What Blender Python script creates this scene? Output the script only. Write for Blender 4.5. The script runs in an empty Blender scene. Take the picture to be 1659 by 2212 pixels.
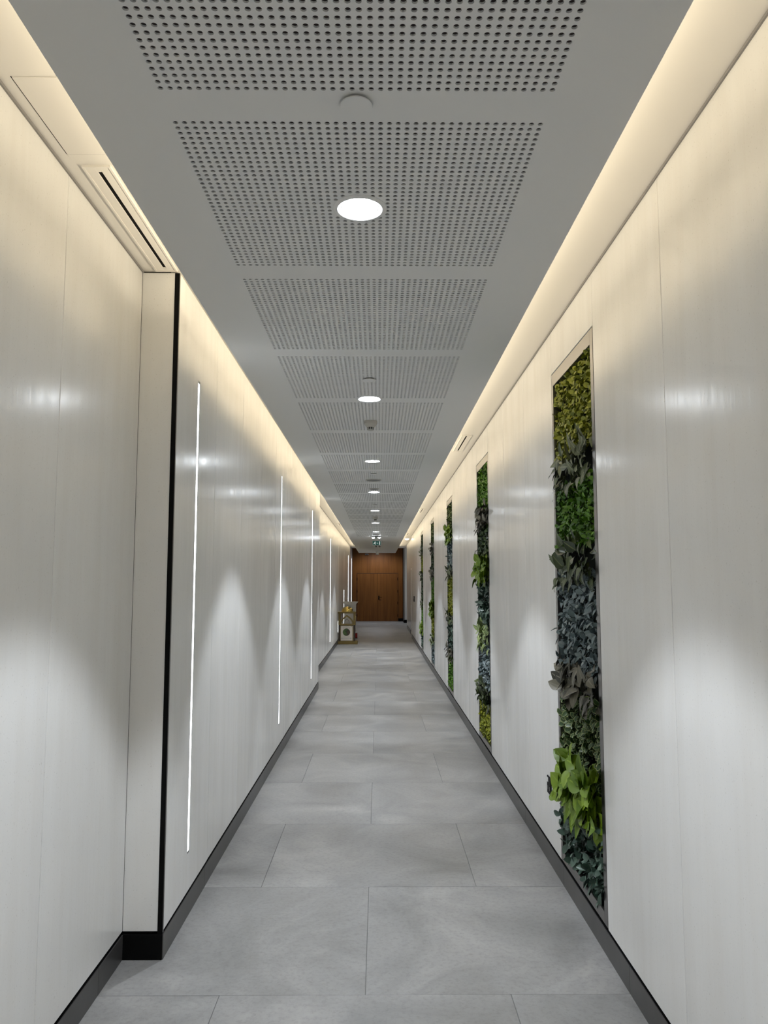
import bpy, bmesh, math, random
from mathutils import Vector, Matrix
random.seed(7)
sc = bpy.context.scene
col = sc.collection
PI = math.pi

# ------------------------------------------------------------------ camera
H = 1.63
F_PX, VPX, VPY = 1640.0, 818.0, 1262.0          # focal length and corridor vanishing point in a 1659x2212 frame
th = math.atan((VPY - 1106.0) / F_PX)
ph = math.asin((829.5 - VPX) / F_PX * math.cos(th))
cam = bpy.data.cameras.new('camera')
cam.sensor_fit = 'VERTICAL'
cam.sensor_height = 36.0
cam.lens = 36.0 * F_PX / 2212.0
cam.clip_start = 0.05
cam.clip_end = 200
co = bpy.data.objects.new('camera', cam)
col.objects.link(co)
co.location = (0, 0, H)
co.rotation_euler = (PI / 2 + th, 0, -ph)
sc.camera = co

# ------------------------------------------------------------------ world, exposure
w = bpy.data.worlds.new('world')
sc.world = w
w.use_nodes = True
w.node_tree.nodes['Background'].inputs[0].default_value = (0.5, 0.5, 0.5, 1)
w.node_tree.nodes['Background'].inputs[1].default_value = 0.02
sc.view_settings.view_transform = 'Standard'
sc.view_settings.look = 'None'
sc.view_settings.exposure = 0.14
sc.view_settings.gamma = 1.0
sc.view_settings.use_curve_mapping = False

# ------------------------------------------------------------------ layout
XR, XL, XA = 1.010, -0.945, -1.120      # right wall, projecting left wall, recessed left wall
XR2 = 1.060                             # right wall past the side door
ZC, ZS = 3.110, 2.850                   # upper ceiling, underside of the lowered raft
SX0, SX1 = -0.778, 0.660                # raft edges
Y0 = -5.2
P, G0 = 0.862, 2.625                    # wall panel width and grid origin
YS = 29.9                               # far end of the raft
YE = 33.87                              # far wall
BASE = 0.105
ZP0, ZP1 = 0.118, 3.101                 # panels, bottom and top
def grid(k): return G0 + P * k

COVE_W, COVE_COL = 4.2, (1.0, 0.865, 0.63)      # W per metre of hidden LED tape
DOWN_W, DOWN_COL = 142.0, (0.86, 0.92, 1.0)
LED_E = 9.0

def area(name, loc, sx, sy, rot, power, color):
    l = bpy.data.lights.new(name, 'AREA')
    l.shape = 'RECTANGLE'; l.size = sx; l.size_y = sy
    l.energy = power; l.color = color
    o = bpy.data.objects.new(name, l)
    o.location = loc; o.rotation_euler = rot
    col.objects.link(o)
    return o
seg = 2.9
ny = int((YS - Y0) / seg)
for i in range(ny):
    yc = Y0 + seg * (i + 0.5)
    # tape lies on top of the raft by its edges, turned up and outwards
    area('cove_led_tape', (SX1 - 0.08, yc, ZS + 0.075), 0.02, seg, (0, math.radians(180 + 8), 0), COVE_W * seg * 0.84, COVE_COL)
    inset = 0.17 if 3.2 < yc < 12.2 else 0.08          # set back along the projecting wall
    area('cove_led_tape', (SX0 + inset, yc, ZS + 0.075), 0.02, seg, (0, math.radians(180 - 8), 0), COVE_W * seg * 0.84, COVE_COL)

# ------------------------------------------------------------------ materials
def mat(name, color, rough=0.5, metal=0.0, spec=0.5, emit=None, es=1.0):
    m = bpy.data.materials.new(name)
    m.use_nodes = True
    b = m.node_tree.nodes['Principled BSDF']
    b.inputs['Base Color'].default_value = (*color, 1)
    b.inputs['Roughness'].default_value = rough
    b.inputs['Metallic'].default_value = metal
    b.inputs['Specular IOR Level'].default_value = spec
    if emit:
        b.inputs['Emission Color'].default_value = (*emit, 1)
        b.inputs['Emission Strength'].default_value = es
    return m
def nodes(m): return m.node_tree.nodes, m.node_tree.links, m.node_tree.nodes['Principled BSDF']
def noise(m, scale, vec=(1, 1, 1), detail=4, rough=0.55, dist=0.0, offset_random=False):
    N, L, b = nodes(m)
    g = N.new('ShaderNodeNewGeometry')
    mp = N.new('ShaderNodeMapping'); mp.inputs['Scale'].default_value = vec
    src = g.outputs['Position']
    if offset_random:
        oi = N.new('ShaderNodeObjectInfo')
        ad = N.new('ShaderNodeVectorMath'); ad.operation = 'MULTIPLY_ADD'
        L.new(oi.outputs['Random'], ad.inputs[0]); ad.inputs[1].default_value = (17, 23, 31)
        L.new(src, ad.inputs[2]); src = ad.outputs[0]
    L.new(src, mp.inputs['Vector'])
    n = N.new('ShaderNodeTexNoise'); n.inputs['Scale'].default_value = scale
    n.inputs['Detail'].default_value = detail; n.inputs['Roughness'].default_value = rough
    n.inputs['Distortion'].default_value = dist
    L.new(mp.outputs[0], n.inputs['Vector'])
    return n.outputs['Fac']
def ramp(m, fac, stops):
    N, L, b = nodes(m)
    r = N.new('ShaderNodeValToRGB')
    e = r.color_ramp.elements
    while len(e) < len(stops): e.new(0.5)
    for i, (p, c) in enumerate(stops):
        e[i].position = p; e[i].color = (*c, 1) if len(c) == 3 else c
    L.new(fac, r.inputs[0])
    return r.outputs[0]
def bump(m, fac, strength, dist):
    N, L, b = nodes(m)
    bp = N.new('ShaderNodeBump'); bp.inputs['Strength'].default_value = strength
    bp.inputs['Distance'].default_value = dist
    L.new(fac, bp.inputs['Height'])
    if b.inputs['Normal'].links:
        L.new(b.inputs['Normal'].links[0].from_socket, bp.inputs['Normal'])
    L.new(bp.outputs[0], b.inputs['Normal'])
def math2(m, op, a, bb):
    N, L, b = nodes(m)
    n = N.new('ShaderNodeMath'); n.operation = op
    for i, v in enumerate((a, bb)):
        if isinstance(v, (int, float)): n.inputs[i].default_value = v
        else: L.new(v, n.inputs[i])
    return n.outputs[0]

M = {}
# trowelled off-white wall panels, burnished, with fine upright streaks
m = mat('burnished_plaster', (0.70, 0.685, 0.65), 0.34, spec=0.32); M['plaster'] = m
N, L, b = nodes(m)
f1 = noise(m, 1.6, (1, 1, 0.35), 5, 0.6, 0.0, True)
mx = N.new('ShaderNodeMix'); mx.data_type = 'RGBA'; mx.blend_type = 'MULTIPLY'; mx.inputs[0].default_value = 1.0
L.new(ramp(m, f1, [(0.3, (0.765, 0.758, 0.735)), (0.7, (0.83, 0.825, 0.805))]), mx.inputs[6])
L.new(ramp(m, noise(m, 170, (1, 1, 1), 2, 0.5), [(0.24, (0.80, 0.79, 0.77)), (0.34, (1, 1, 1))]), mx.inputs[7])
c0 = mx.outputs[2]
f2 = noise(m, 15, (1, 1, 0.10), 4, 0.55, 0.0, True)
f4 = noise(m, 4.5, (1, 1, 0.25), 5, 0.6, 0.0, True)
f5 = noise(m, 9, (1, 1, 0.07), 4, 0.6, 0.0, True)          # faint upright trowel marks, partly streaky wall reflections put into the colour
mx = N.new('ShaderNodeMix'); mx.data_type = 'RGBA'; mx.blend_type = 'MULTIPLY'; mx.inputs[0].default_value = 1.0
L.new(c0, mx.inputs[6])
L.new(ramp(m, f5, [(0.34, (0.972, 0.965, 0.955)), (0.56, (1, 1, 1))]), mx.inputs[7])
L.new(mx.outputs[2], b.inputs['Base Color'])
L.new(math2(m, 'MULTIPLY_ADD', f4, 0.20), b.inputs['Roughness'])
nn = b.inputs['Roughness'].links[0].from_node; nn.inputs[2].default_value = 0.11
bump(m, f2, 0.075, 0.012)
f3 = noise(m, 3.0, (1, 1, 0.4), 3, 0.5, 0, True)
bump(m, f3, 0.025, 0.03)
# porcelain floor tiles
m = mat('floor_porcelain', (0.36, 0.36, 0.355), 0.42, spec=0.5); M['tile'] = m
N, L, b = nodes(m)
f1 = noise(m, 1.5, (1, 1, 1), 8, 0.62, 0.9, True)
c1 = ramp(m, f1, [(0.30, (0.19, 0.19, 0.187)), (0.5, (0.272, 0.271, 0.267)), (0.70, (0.365, 0.36, 0.35))])
f2 = noise(m, 45, (1, 1, 1), 4, 0.7)
mx = N.new('ShaderNodeMix'); mx.data_type = 'RGBA'; mx.blend_type = 'MULTIPLY'; mx.inputs[0].default_value = 0.5
L.new(c1, mx.inputs[6]); L.new(ramp(m, f2, [(0.30, (0.60, 0.60, 0.59)), (0.52, (1, 1, 1))]), mx.inputs[7])
L.new(mx.outputs[2], b.inputs['Base Color'])
L.new(ramp(m, f1, [(0.2, (0.34,) * 3), (0.8, (0.5,) * 3)]), b.inputs['Roughness'])
bump(m, f2, 0.05, 0.004)
M['grout'] = mat('floor_grout', (0.20, 0.20, 0.195), 0.9)
m = mat('skirting_tile', (0.055, 0.053, 0.051), 0.35); M['skirt'] = m
N, L, b = nodes(m)
L.new(ramp(m, noise(m, 6, (1, 1, 1), 5), [(0.3, (0.046, 0.044, 0.042)), (0.7, (0.068, 0.065, 0.063))]), b.inputs['Base Color'])
M['black'] = mat('black_gap', (0.006, 0.006, 0.006), 0.8, spec=0.1)
M['blackmetal'] = mat('black_metal', (0.004, 0.004, 0.004), 0.5, spec=0.08)
m = mat('raft_paint', (0.80, 0.80, 0.785), 0.55, spec=0.35); M['raft'] = m
bump(m, noise(m, 160, detail=2), 0.03, 0.002)
M['cove'] = mat('cove_paint', (0.78, 0.75, 0.70), 0.6, spec=0.25)
M['felt'] = mat('acoustic_felt', (0.055, 0.043, 0.040), 0.95, spec=0.1)
M['white'] = mat('white_paint', (0.74, 0.74, 0.73), 0.45)
M['offwhite'] = mat('off_white_plastic', (0.55, 0.53, 0.48), 0.45)
M['grey'] = mat('grey_plastic', (0.20, 0.20, 0.19), 0.5)
M['shadowgrey'] = mat('shadow_profile', (0.26, 0.25, 0.24), 0.6)
M['satin'] = mat('satin_steel', (0.24, 0.23, 0.222), 0.30, metal=0.95)
M['darkback'] = mat('planter_backing', (0.010, 0.012, 0.009), 0.9, spec=0.1)
M['lamp'] = mat('lamp_diffuser', (1, 1, 1), 0.5, emit=(0.88, 0.94, 1.0), es=85.0)
M['lamp2'] = mat('lamp_diffuser_small', (1, 1, 1), 0.5, emit=(1.0, 0.98, 0.93), es=5.0)
M['led'] = mat('led_diffuser', (1, 1, 1), 0.5, emit=(0.93, 0.97, 1.0), es=LED_E)
M['leddim'] = mat('led_diffuser_dim', (0.8, 0.8, 0.8), 0.4, emit=(0.93, 0.97, 1.0), es=0.35)
M['refl'] = mat('lamp_reflector', (0.9, 0.9, 0.9), 0.25, spec=0.6)
# wood
m = mat('wood_veneer', (0.16, 0.065, 0.02), 0.42, spec=0.3); M['wood'] = m
N, L, b = nodes(m)
f1 = noise(m, 14, (1, 1, 0.05), 6, 0.6, 0.5, True)
L.new(ramp(m, f1, [(0.3, (0.125, 0.042, 0.007)), (0.7, (0.205, 0.077, 0.014))]), b.inputs['Base Color'])
M['gold'] = mat('gold_paint', (0.19, 0.135, 0.042), 0.45, metal=0.4)
M['golddome'] = mat('gold_metal', (0.62, 0.45, 0.13), 0.18, metal=1.0)
M['darkwood'] = mat('dark_post', (0.035, 0.022, 0.012), 0.5)
M['poster'] = mat('poster_paper', (0.60, 0.54, 0.46), 0.6)
M['ink'] = mat('grey_ink', (0.27, 0.25, 0.23), 0.7)
M['ink2'] = mat('faint_ink', (0.40, 0.38, 0.35), 0.7)
M['red'] = mat('red_paint', (0.33, 0.012, 0.012), 0.4)
M['green'] = mat('sign_green', (0.004, 0.06, 0.048), 0.5, emit=(0.002, 0.055, 0.042), es=0.5)
M['signwhite'] = mat('sign_white', (0.85, 0.9, 0.88), 0.5, emit=(0.8, 0.9, 0.88), es=0.35)
m = mat('round_picture', (0.05, 0.05, 0.03), 0.6); M['picture'] = m
N, L, b = nodes(m)
L.new(ramp(m, noise(m, 7, detail=3), [(0.32, (0.012, 0.012, 0.010)), (0.46, (0.085, 0.045, 0.03)), (0.56, (0.03, 0.035, 0.02)), (0.7, (0.07, 0.12, 0.03))]), b.inputs['Base Color'])
m = mat('clear_glass', (0.8, 0.82, 0.82), 0.03, spec=0.5); M['glass'] = m
m.node_tree.nodes['Principled BSDF'].inputs['Alpha'].default_value = 0.14

def leafmat(name, dark, light, edge=None, rough=0.45, rib=None):
    m = mat(name, light, rough, spec=0.4)
    N, L, b = nodes(m)
    at = N.new('ShaderNodeAttribute'); at.attribute_name = 'tint'
    oi = N.new('ShaderNodeObjectInfo')
    s = math2(m, 'FRACT', math2(m, 'ADD', at.outputs['Fac'], oi.outputs['Random']), 0)
    c = ramp(m, s, [(0.0, dark), (1.0, light)])
    ea = N.new('ShaderNodeAttribute'); ea.attribute_name = 'edge'
    if edge:
        e = ramp(m, ea.outputs['Fac'], [(0.70, (0, 0, 0)), (0.92, (1, 1, 1))])
        mx = N.new('ShaderNodeMix'); mx.data_type = 'RGBA'
        L.new(e, mx.inputs[0]); L.new(c, mx.inputs[6]); mx.inputs[7].default_value = (*edge, 1)
        c = mx.outputs[2]
    if rib:
        e = ramp(m, ea.outputs['Fac'], [(0.04, (1, 1, 1)), (0.16, (0, 0, 0))])
        mx = N.new('ShaderNodeMix'); mx.data_type = 'RGBA'
        L.new(e, mx.inputs[0]); L.new(c, mx.inputs[6]); mx.inputs[7].default_value = (*rib, 1)
        c = mx.outputs[2]
    L.new(c, b.inputs['Base Color'])
    return m
LM = {
 'yellowgreen': leafmat('leaf_yellow_green', (0.13, 0.165, 0.010), (0.37, 0.39, 0.04)),
 'lime':        leafmat('leaf_lime', (0.16, 0.19, 0.006), (0.34, 0.36, 0.02)),
 'bright':      leafmat('leaf_bright_green', (0.040, 0.12, 0.006), (0.12, 0.28, 0.014)),
 'bigbright':   leafmat('leaf_big_lime', (0.085, 0.165, 0.004), (0.19, 0.29, 0.014), rib=(0.22, 0.33, 0.03)),
 'dark':        leafmat('leaf_dark_green', (0.014, 0.032, 0.012), (0.060, 0.105, 0.030), rough=0.35),
 'bigdark':     leafmat('leaf_big_dark', (0.016, 0.030, 0.013), (0.085, 0.115, 0.035), rough=0.35, rib=(0.13, 0.16, 0.06)),
 'blue':        leafmat('leaf_blue_grey', (0.095, 0.14, 0.14), (0.27, 0.33, 0.345)),
 'bluedark':    leafmat('leaf_blue_green', (0.018, 0.042, 0.028), (0.10, 0.155, 0.118), rough=0.35),
 'sage':        leafmat('leaf_sage', (0.065, 0.085, 0.042), (0.20, 0.22, 0.125), rib=(0.27, 0.29, 0.18)),
 'lightsage':   leafmat('leaf_light_sage', (0.12, 0.17, 0.05), (0.27, 0.34, 0.12), rib=(0.33, 0.38, 0.2)),
 'taupe':       leafmat('leaf_taupe', (0.025, 0.026, 0.016), (0.17, 0.16, 0.115), rib=(0.22, 0.21, 0.16)),
 'varieg':      leafmat('leaf_variegated', (0.016, 0.045, 0.010), (0.045, 0.095, 0.022), edge=(0.36, 0.42, 0.18)),
}

# ------------------------------------------------------------------ mesh helpers
def link(name, me, parent=None, matl=None, loc=None):
    o = bpy.data.objects.new(name, me)
    col.objects.link(o)
    if matl is not None and me is not None and len(me.materials) == 0: me.materials.append(matl)
    if parent is not None: o.parent = parent
    if loc is not None: o.location = loc
    return o
def newmesh(name, V, Fc, smooth=False):
    me = bpy.data.meshes.new(name)
    me.from_pydata(V, [], Fc)
    me.update()
    if smooth: me.polygons.foreach_set('use_smooth', [True] * len(me.polygons))
    return me
class MB:
    def __init__(s): s.V = []; s.F = []
    def add(s, V, Fc):
        n = len(s.V); s.V += [tuple(v) for v in V]; s.F += [tuple(i + n for i in f) for f in Fc]; return s
    def box(s, x0, x1, y0, y1, z0, z1, c=0.0):
        if c <= 0:
            V = [(x, y, z) for z in (z0, z1) for y in (y0, y1) for x in (x0, x1)]
            Fc = [(0, 2, 3, 1), (4, 5, 7, 6), (0, 1, 5, 4), (2, 6, 7, 3), (0, 4, 6, 2), (1, 3, 7, 5)]
            return s.add(V, Fc)
        # chamfered box
        V = []; idx = {}
        X = (x0, x1); Y = (y0, y1); Z = (z0, z1)
        for a in (0, 1):
            for bb in (0, 1):
                for d in (0, 1):
                    sx = 1 if a == 0 else -1; sy = 1 if bb == 0 else -1; sz = 1 if d == 0 else -1
                    idx[a, bb, d, 0] = len(V); V.append((X[a], Y[bb] + sy * c, Z[d] + sz * c))
                    idx[a, bb, d, 1] = len(V); V.append((X[a] + sx * c, Y[bb], Z[d] + sz * c))
                    idx[a, bb, d, 2] = len(V); V.append((X[a] + sx * c, Y[bb] + sy * c, Z[d]))
        Fc = []
        def q(*k): Fc.append(tuple(idx[i] for i in k))
        q((0,0,0,0),(0,0,1,0),(0,1,1,0),(0,1,0,0)); q((1,0,0,0),(1,1,0,0),(1,1,1,0),(1,0,1,0))
        q((0,0,0,1),(1,0,0,1),(1,0,1,1),(0,0,1,1)); q((0,1,0,1),(0,1,1,1),(1,1,1,1),(1,1,0,1))
        q((0,0,0,2),(0,1,0,2),(1,1,0,2),(1,0,0,2)); q((0,0,1,2),(1,0,1,2),(1,1,1,2),(0,1,1,2))
        for a in (0, 1):
            for d in (0, 1): q((a,0,d,0),(a,1,d,0),(a,1,d,2),(a,0,d,2))
            for bb in (0, 1): q((a,bb,0,0),(a,bb,1,0),(a,bb,1,1),(a,bb,0,1))
        for bb in (0, 1):
            for d in (0, 1): q((0,bb,d,1),(1,bb,d,1),(1,bb,d,2),(0,bb,d,2))
        for a in (0, 1):
            for bb in (0, 1):
                for d in (0, 1): q((a,bb,d,0),(a,bb,d,1),(a,bb,d,2))
        return s.add(V, Fc)
    def lathe(s, prof, cx, cy, n=24, cz=0.0, cap0=True, cap1=True):
        V = []; Fc = []
        for r, z in prof:
            for i in range(n):
                a = 2 * PI * i / n
                V.append((cx + r * math.cos(a), cy + r * math.sin(a), cz + z))
        for k in range(len(prof) - 1):
            for i in range(n):
                j = (i + 1) % n
                Fc.append((k * n + i, k * n + j, (k + 1) * n + j, (k + 1) * n + i))
        if cap0: Fc.append(tuple(range(n))[::-1])
        if cap1: Fc.append(tuple((len(prof) - 1) * n + i for i in range(n)))
        return s.add(V, Fc)
    def prism_y(s, pts, y0, y1):
        n = len(pts)
        V = [(x, y0, z) for x, z in pts] + [(x, y1, z) for x, z in pts]
        Fc = [tuple(range(n)), tuple(range(2 * n - 1, n - 1, -1))] + [(i, n + i, n + (i + 1) % n, (i + 1) % n) for i in range(n)]
        return s.add(V, Fc)
    def off(s, d):
        s.V = [(v[0] - d[0], v[1] - d[1], v[2] - d[2]) for v in s.V]; return s
    def fix(s, me):
        bm = bmesh.new(); bm.from_mesh(me); bmesh.ops.recalc_face_normals(bm, faces=bm.faces); bm.to_mesh(me); bm.free()
    def build(s, name, matl, parent=None, smooth=False, base=None, fix=True):
        if base is not None: s.off(base)
        me = newmesh(name, s.V, s.F)
        if fix: s.fix(me)
        if smooth:
            me.polygons.foreach_set('use_smooth', [True] * len(me.polygons))
            try: me.set_sharp_from_angle(angle=math.radians(40))
            except Exception: pass
        me.materials.append(matl)
        return link(name, me, parent)
def tag(o, label, cat, group=None):
    o['label'] = label; o['category'] = cat
    if group: o['group'] = group
    return o
def struct(o): o['kind'] = 'structure'; return o
def thing(name, loc, label, cat, group=None):
    o = bpy.data.objects.new(name, None)
    o.empty_display_size = 0.1
    o.location = loc
    col.objects.link(o)
    return tag(o, label, cat, group)
def Bx(*a, c=0.0): return MB().box(*a, c=c)

# ------------------------------------------------------------------ floor
fl = struct(Bx(-1.35, 1.75, Y0 - 0.3, YE + 0.2, -0.06, -0.004).build('floor', M['grout']))
RD, TW, R0 = 1.0855, 1.163, 3.196
gap = 0.0026
tile_cache = {}
def floor_tile(x0, x1, y0, y1):
    k = (round(x1 - x0, 4), round(y1 - y0, 4))
    if k not in tile_cache:
        mb = Bx(-k[0] / 2, k[0] / 2, -k[1] / 2, k[1] / 2, -0.012, 0.0, c=0.0012)
        me = newmesh('floor_tile', mb.V, mb.F); mb.fix(me); me.materials.append(M['tile'])
        tile_cache[k] = me
    link('floor_tile', tile_cache[k], fl, loc=((x0 + x1) / 2, (y0 + y1) / 2, random.uniform(-0.0004, 0.0004)))
r = -8
while R0 + RD * r < YE:
    ya, yb = R0 + RD * r, R0 + RD * (r + 1)
    ya2 = max(ya, Y0 - 0.3); yb2 = min(yb, YE + 0.15)
    off = -0.052 if r % 2 == 0 else -0.052 + TW / 2
    k = -2
    while True:
        xa, xb = off + TW * k, off + TW * (k + 1)
        k += 1
        if xb < -1.30: continue
        if xa > 1.72: break
        floor_tile(max(xa, -1.34) + gap / 2, min(xb, 1.74) - gap / 2, ya2 + gap / 2, yb2 - gap / 2)
    r += 1

# ------------------------------------------------------------------ walls
wl = struct(MB().box(-1.30, -1.20, Y0, 31.95, 0, 3.3).box(-1.20, -0.99, 3.50, 12.08, 0, ZC).build('wall_left', M['black']))
wr = struct(MB().box(1.16, 1.26, Y0, 28.7, 0, 3.3).build('wall_right', M['black']))
T = 0.018
g = 0.0016
pc = {}
def panel_mesh(width, z0, z1, slot=None):
    """panel in the YZ plane facing +X, its face at x=0"""
    k = (round(width, 4), round(z0, 3), round(z1, 3), slot)
    if k in pc: return pc[k]
    mb = MB()
    hw = width / 2 - g
    if slot is None:
        mb.box(-T, 0, -hw, hw, z0, z1, c=0.0016)
    else:
        s, a, bz = slot
        ys = [-hw, -s, s, hw]; zs = [z0, a, bz, z1]
        V = []; Fc = []
        for d, x in ((0, 0.0), (1, -T)):
            for z in zs:
                for y in ys: V.append((x, y, z))
        for j in range(3):
            for i in range(3):
                if i == 1 and j == 1: continue
                v = j * 4 + i
                Fc.append((v, v + 1, v + 5, v + 4)); v += 16
                Fc.append((v, v + 4, v + 5, v + 1))
        def side(seq):
            for p, q in zip(seq, seq[1:] + seq[:1]): Fc.append((p, p + 16, q + 16, q))
        side([0, 1, 2, 3, 7, 11, 15, 14, 13, 12, 8, 4]); side([5, 6, 10, 9])
        mb.add(V, Fc)
    me = newmesh('wall_panel', mb.V, mb.F); mb.fix(me); me.materials.append(M['plaster'])
    pc[k] = me
    return me
def wall_panel(parent, X, ya, yb, z0, z1, right, slot=None, name='wall_panel'):
    o = link(name, panel_mesh(yb - ya, z0, z1, slot), parent, loc=(X, (ya + yb) / 2, 0))
    if right: o.rotation_euler = (0, 0, PI)
    return o
LED_Z0, LED_Z1, LED_HW = 0.300, 2.692, 0.021
led_bays = [1, 5, 9, 17, 21, 25, 29, 33]       # grid index of the bay that carries a light line
plant_bays = [1, 5, 9, 13, 17]
kend_main = 11
k = -9
while grid(k) < 31.9:
    ya, yb = max(grid(k), Y0), grid(k + 1)
    if k < 1:
        wall_panel(wl, XA, ya, yb, ZP0, ZP1, False)
    else:
        X = XL if k < kend_main else XA
        slot = (LED_HW, LED_Z0, LED_Z1) if k in led_bays else None
        if k == 1: ya += 0.007
        wall_panel(wl, X, ya, yb, ZP0, ZP1, False, slot)
    k += 1
# return of the projecting wall, facing the camera, with its black corner channel
Bx(XA + 0.0, -0.9665, grid(1), grid(1) + 0.018, ZP0, ZP1, c=0.001).build('return_panel', M['plaster'], wl)
Bx(-0.9665, -0.9445, grid(1) - 0.002, grid(1) + 0.006, BASE, ZP1 - 0.002).build('corner_channel', M['blackmetal'], wl)
Bx(-0.9445, -0.9415, grid(1) - 0.002, grid(1) + 0.004, BASE + 0.01, ZP1 - 0.002).build('channel_edge', M['satin'], wl)
# far end edge of the projecting wall
Bx(XA, XL - 0.001, grid(kend_main) - 0.02, grid(kend_main) - 0.002, ZP0, ZP1).build('end_panel', M['plaster'], wl)
k = -9
side_door = (grid(24), grid(24) + 1.72)
while grid(k) < 28.6:
    ya, yb = max(grid(k), Y0), min(grid(k + 1), 28.7)
    if k in plant_bays:
        wall_panel(wr, XR, ya, yb, 2.850, ZP1, True, name='header_panel')
    elif k < 24:
        wall_panel(wr, XR, ya, yb, ZP0, ZP1, True)
    elif k in (24, 25):
        wall_panel(wr, XR2, ya, yb, 2.15, ZP1, True, name='header_panel')
    else:
        wall_panel(wr, XR2, ya, yb, ZP0, ZP1, True)
    k += 1
Bx(XR + 0.0, XR2 + 0.01, grid(24) - 0.012, grid(24) - 0.002, ZP0, ZP1).build('end_panel', M['plaster'], wr)

# skirtings: dark tiles with a black shadow gap above
def skirt(parent, X, ya, yb, right):
    x0, x1 = (X - 0.004, X + 0.0004) if right else (X - 0.0004, X + 0.004)
    Bx(x0, x1, ya + 0.0008, yb - 0.0008, 0, BASE, c=0.0008).build('skirting_tile', M['skirt'], parent)
def skirt_run(parent, X, ya, yb, right):
    r = math.floor((ya - R0) / RD)
    y = ya
    while y < yb - 1e-4:
        y2 = min(R0 + RD * (r + 1), yb); r += 1
        if y2 - y > 0.01: skirt(parent, X, y, y2, right)
        y = y2
bl = struct(MB().box(-1.19, XA - 0.0006, Y0, 31.9, 0.0, 0.100).box(-1.0, XL - 0.0006, grid(1) + 0.014, grid(kend_main), 0, 0.100).build('baseboard_left', M['black']))
br = struct(MB().box(XR + 0.0006, 1.15, Y0, grid(24), 0.0, 0.100).box(XR2 + 0.0006, 1.15, side_door[1] + 0.06, 28.7, 0.0, 0.100).build('baseboard_right', M['black']))
skirt_run(bl, XA, Y0, grid(1), False)
skirt_run(bl, XL, grid(1), grid(kend_main), False)
skirt_run(bl, XA, grid(kend_main), 31.9, False)
Bx(XA, XL, grid(1) - 0.004, grid(1) + 0.012, 0, BASE, c=0.0008).build('skirting_return', M['blackmetal'], bl)
skirt_run(br, XR, Y0, grid(24), True)
skirt_run(br, XR2, side_door[1] + 0.06, 28.7, True)
Bx(XR - 0.004, XR2 + 0.02, grid(24), grid(24) + 0.012, 0, BASE + 0.03).build('skirting_end', M['blackmetal'], br)
Bx(XR2 - 0.012, XR2 + 0.02, side_door[1] + 0.045, side_door[1] + 0.06, 0, BASE + 0.03).build('skirting_end', M['blackmetal'], br)

# wall behind the viewer
struct(Bx(-1.3, 1.3, Y0 - 0.1, Y0, 0, 3.3).build('wall_near', M['white']))

# ------------------------------------------------------------------ far end
wf = struct(Bx(-1.5, 1.75, YE + 0.02, YE + 0.12, 0, 3.6).build('wall_far', M['black']))
pxs = [-1.175, -0.974, 0.864, 1.065]
Bx(pxs[0], pxs[1] - 0.002, YE - 0.01, YE + 0.02, 0, 3.5, c=0.001).build('veneer_panel', M['wood'], wf)
Bx(pxs[2] + 0.002, pxs[3], YE - 0.01, YE + 0.02, 0, 3.5, c=0.001).build('veneer_panel', M['wood'], wf)
for xa, xb in ((-0.974, -0.055), (-0.055, 0.864)):
    Bx(xa + 0.001, xb - 0.001, YE - 0.01, YE + 0.02, 2.125, 3.5, c=0.001).build('veneer_panel', M['wood'], wf)
Bx(0.87, 1.075, YE - 0.04, YE - 0.01, 0, 0.13).build('skirting_tile', M['blackmetal'], wf)
Bx(-1.22, -1.165, 31.95, YE, 0, 3.5).build('jamb_channel', M['blackmetal'], wf)
Bx(1.066, 1.10, 32.42, YE, 0, 3.5).build('jamb_channel', M['blackmetal'], wf)
Bx(-1.165, -1.150, 31.93, 31.95, 0.1, 3.1).build('jamb_edge', M['white'], wf)
rt = struct(MB().box(1.10, 1.70, 32.40, 32.50, 0.12, 3.4).box(1.066, 1.078, 32.40, 32.42, 0.12, 3.4).build('wall_return', M['white']))
Bx(1.08, 1.70, 32.37, 32.40, 0, 0.135).build('skirting_tile', M['blackmetal'], rt)
struct(Bx(1.70, 1.80, 28.6, YE, 0, 3.4).build('wall_side', M['white']))
struct(Bx(1.062, 1.72, 28.68, 28.74, 0.118, 3.3).build('wall_stub', M['white']))
struct(Bx(-1.40, -1.20, 31.95, YE, 0, 3.5).build('wall_recess', M['black']))
# double door
d1 = bpy.data.objects.new('door_1', None); d1.location = (-0.055, YE, 0); col.objects.link(d1); struct(d1)
db = (-0.055, YE, 0)
MB().box(-0.974, -0.955, YE - 0.02, YE + 0.02, 0, 2.125).box(0.845, 0.864, YE - 0.02, YE + 0.02, 0, 2.125).box(-0.955, 0.845, YE - 0.02, YE + 0.02, 2.10, 2.125).build('door_frame', mat('door_frame_veneer', (0.075, 0.027, 0.008), 0.45), d1, base=db)
for sgn, xa, xb in ((-1, -0.953, -0.058), (1, -0.052, 0.843)):
    lf = Bx(xa, xb, YE - 0.012, YE + 0.02, 0.006, 2.097, c=0.001).build('door_leaf', M['wood'], d1, base=db)
    hx = xa + 0.0 if sgn < 0 else xb
    for hz in (0.25, 0.80, 1.32, 1.86):
        Bx(hx - 0.011, hx + 0.011, YE - 0.028, YE - 0.011, hz - 0.06, hz + 0.06).build('hinge', M['blackmetal'], lf, base=db)
    if sgn > 0:
        Bx(xa + 0.035, xa + 0.085, YE - 0.022, YE - 0.012, 0.95, 1.12).build('handle_plate', M['blackmetal'], lf, base=db)
        MB().box(xa + 0.05, xa + 0.07, YE - 0.07, YE - 0.02, 1.045, 1.065).box(xa + 0.05, xa + 0.19, YE - 0.08, YE - 0.062, 1.045, 1.065).build('handle', M['blackmetal'], lf, base=db)
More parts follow.
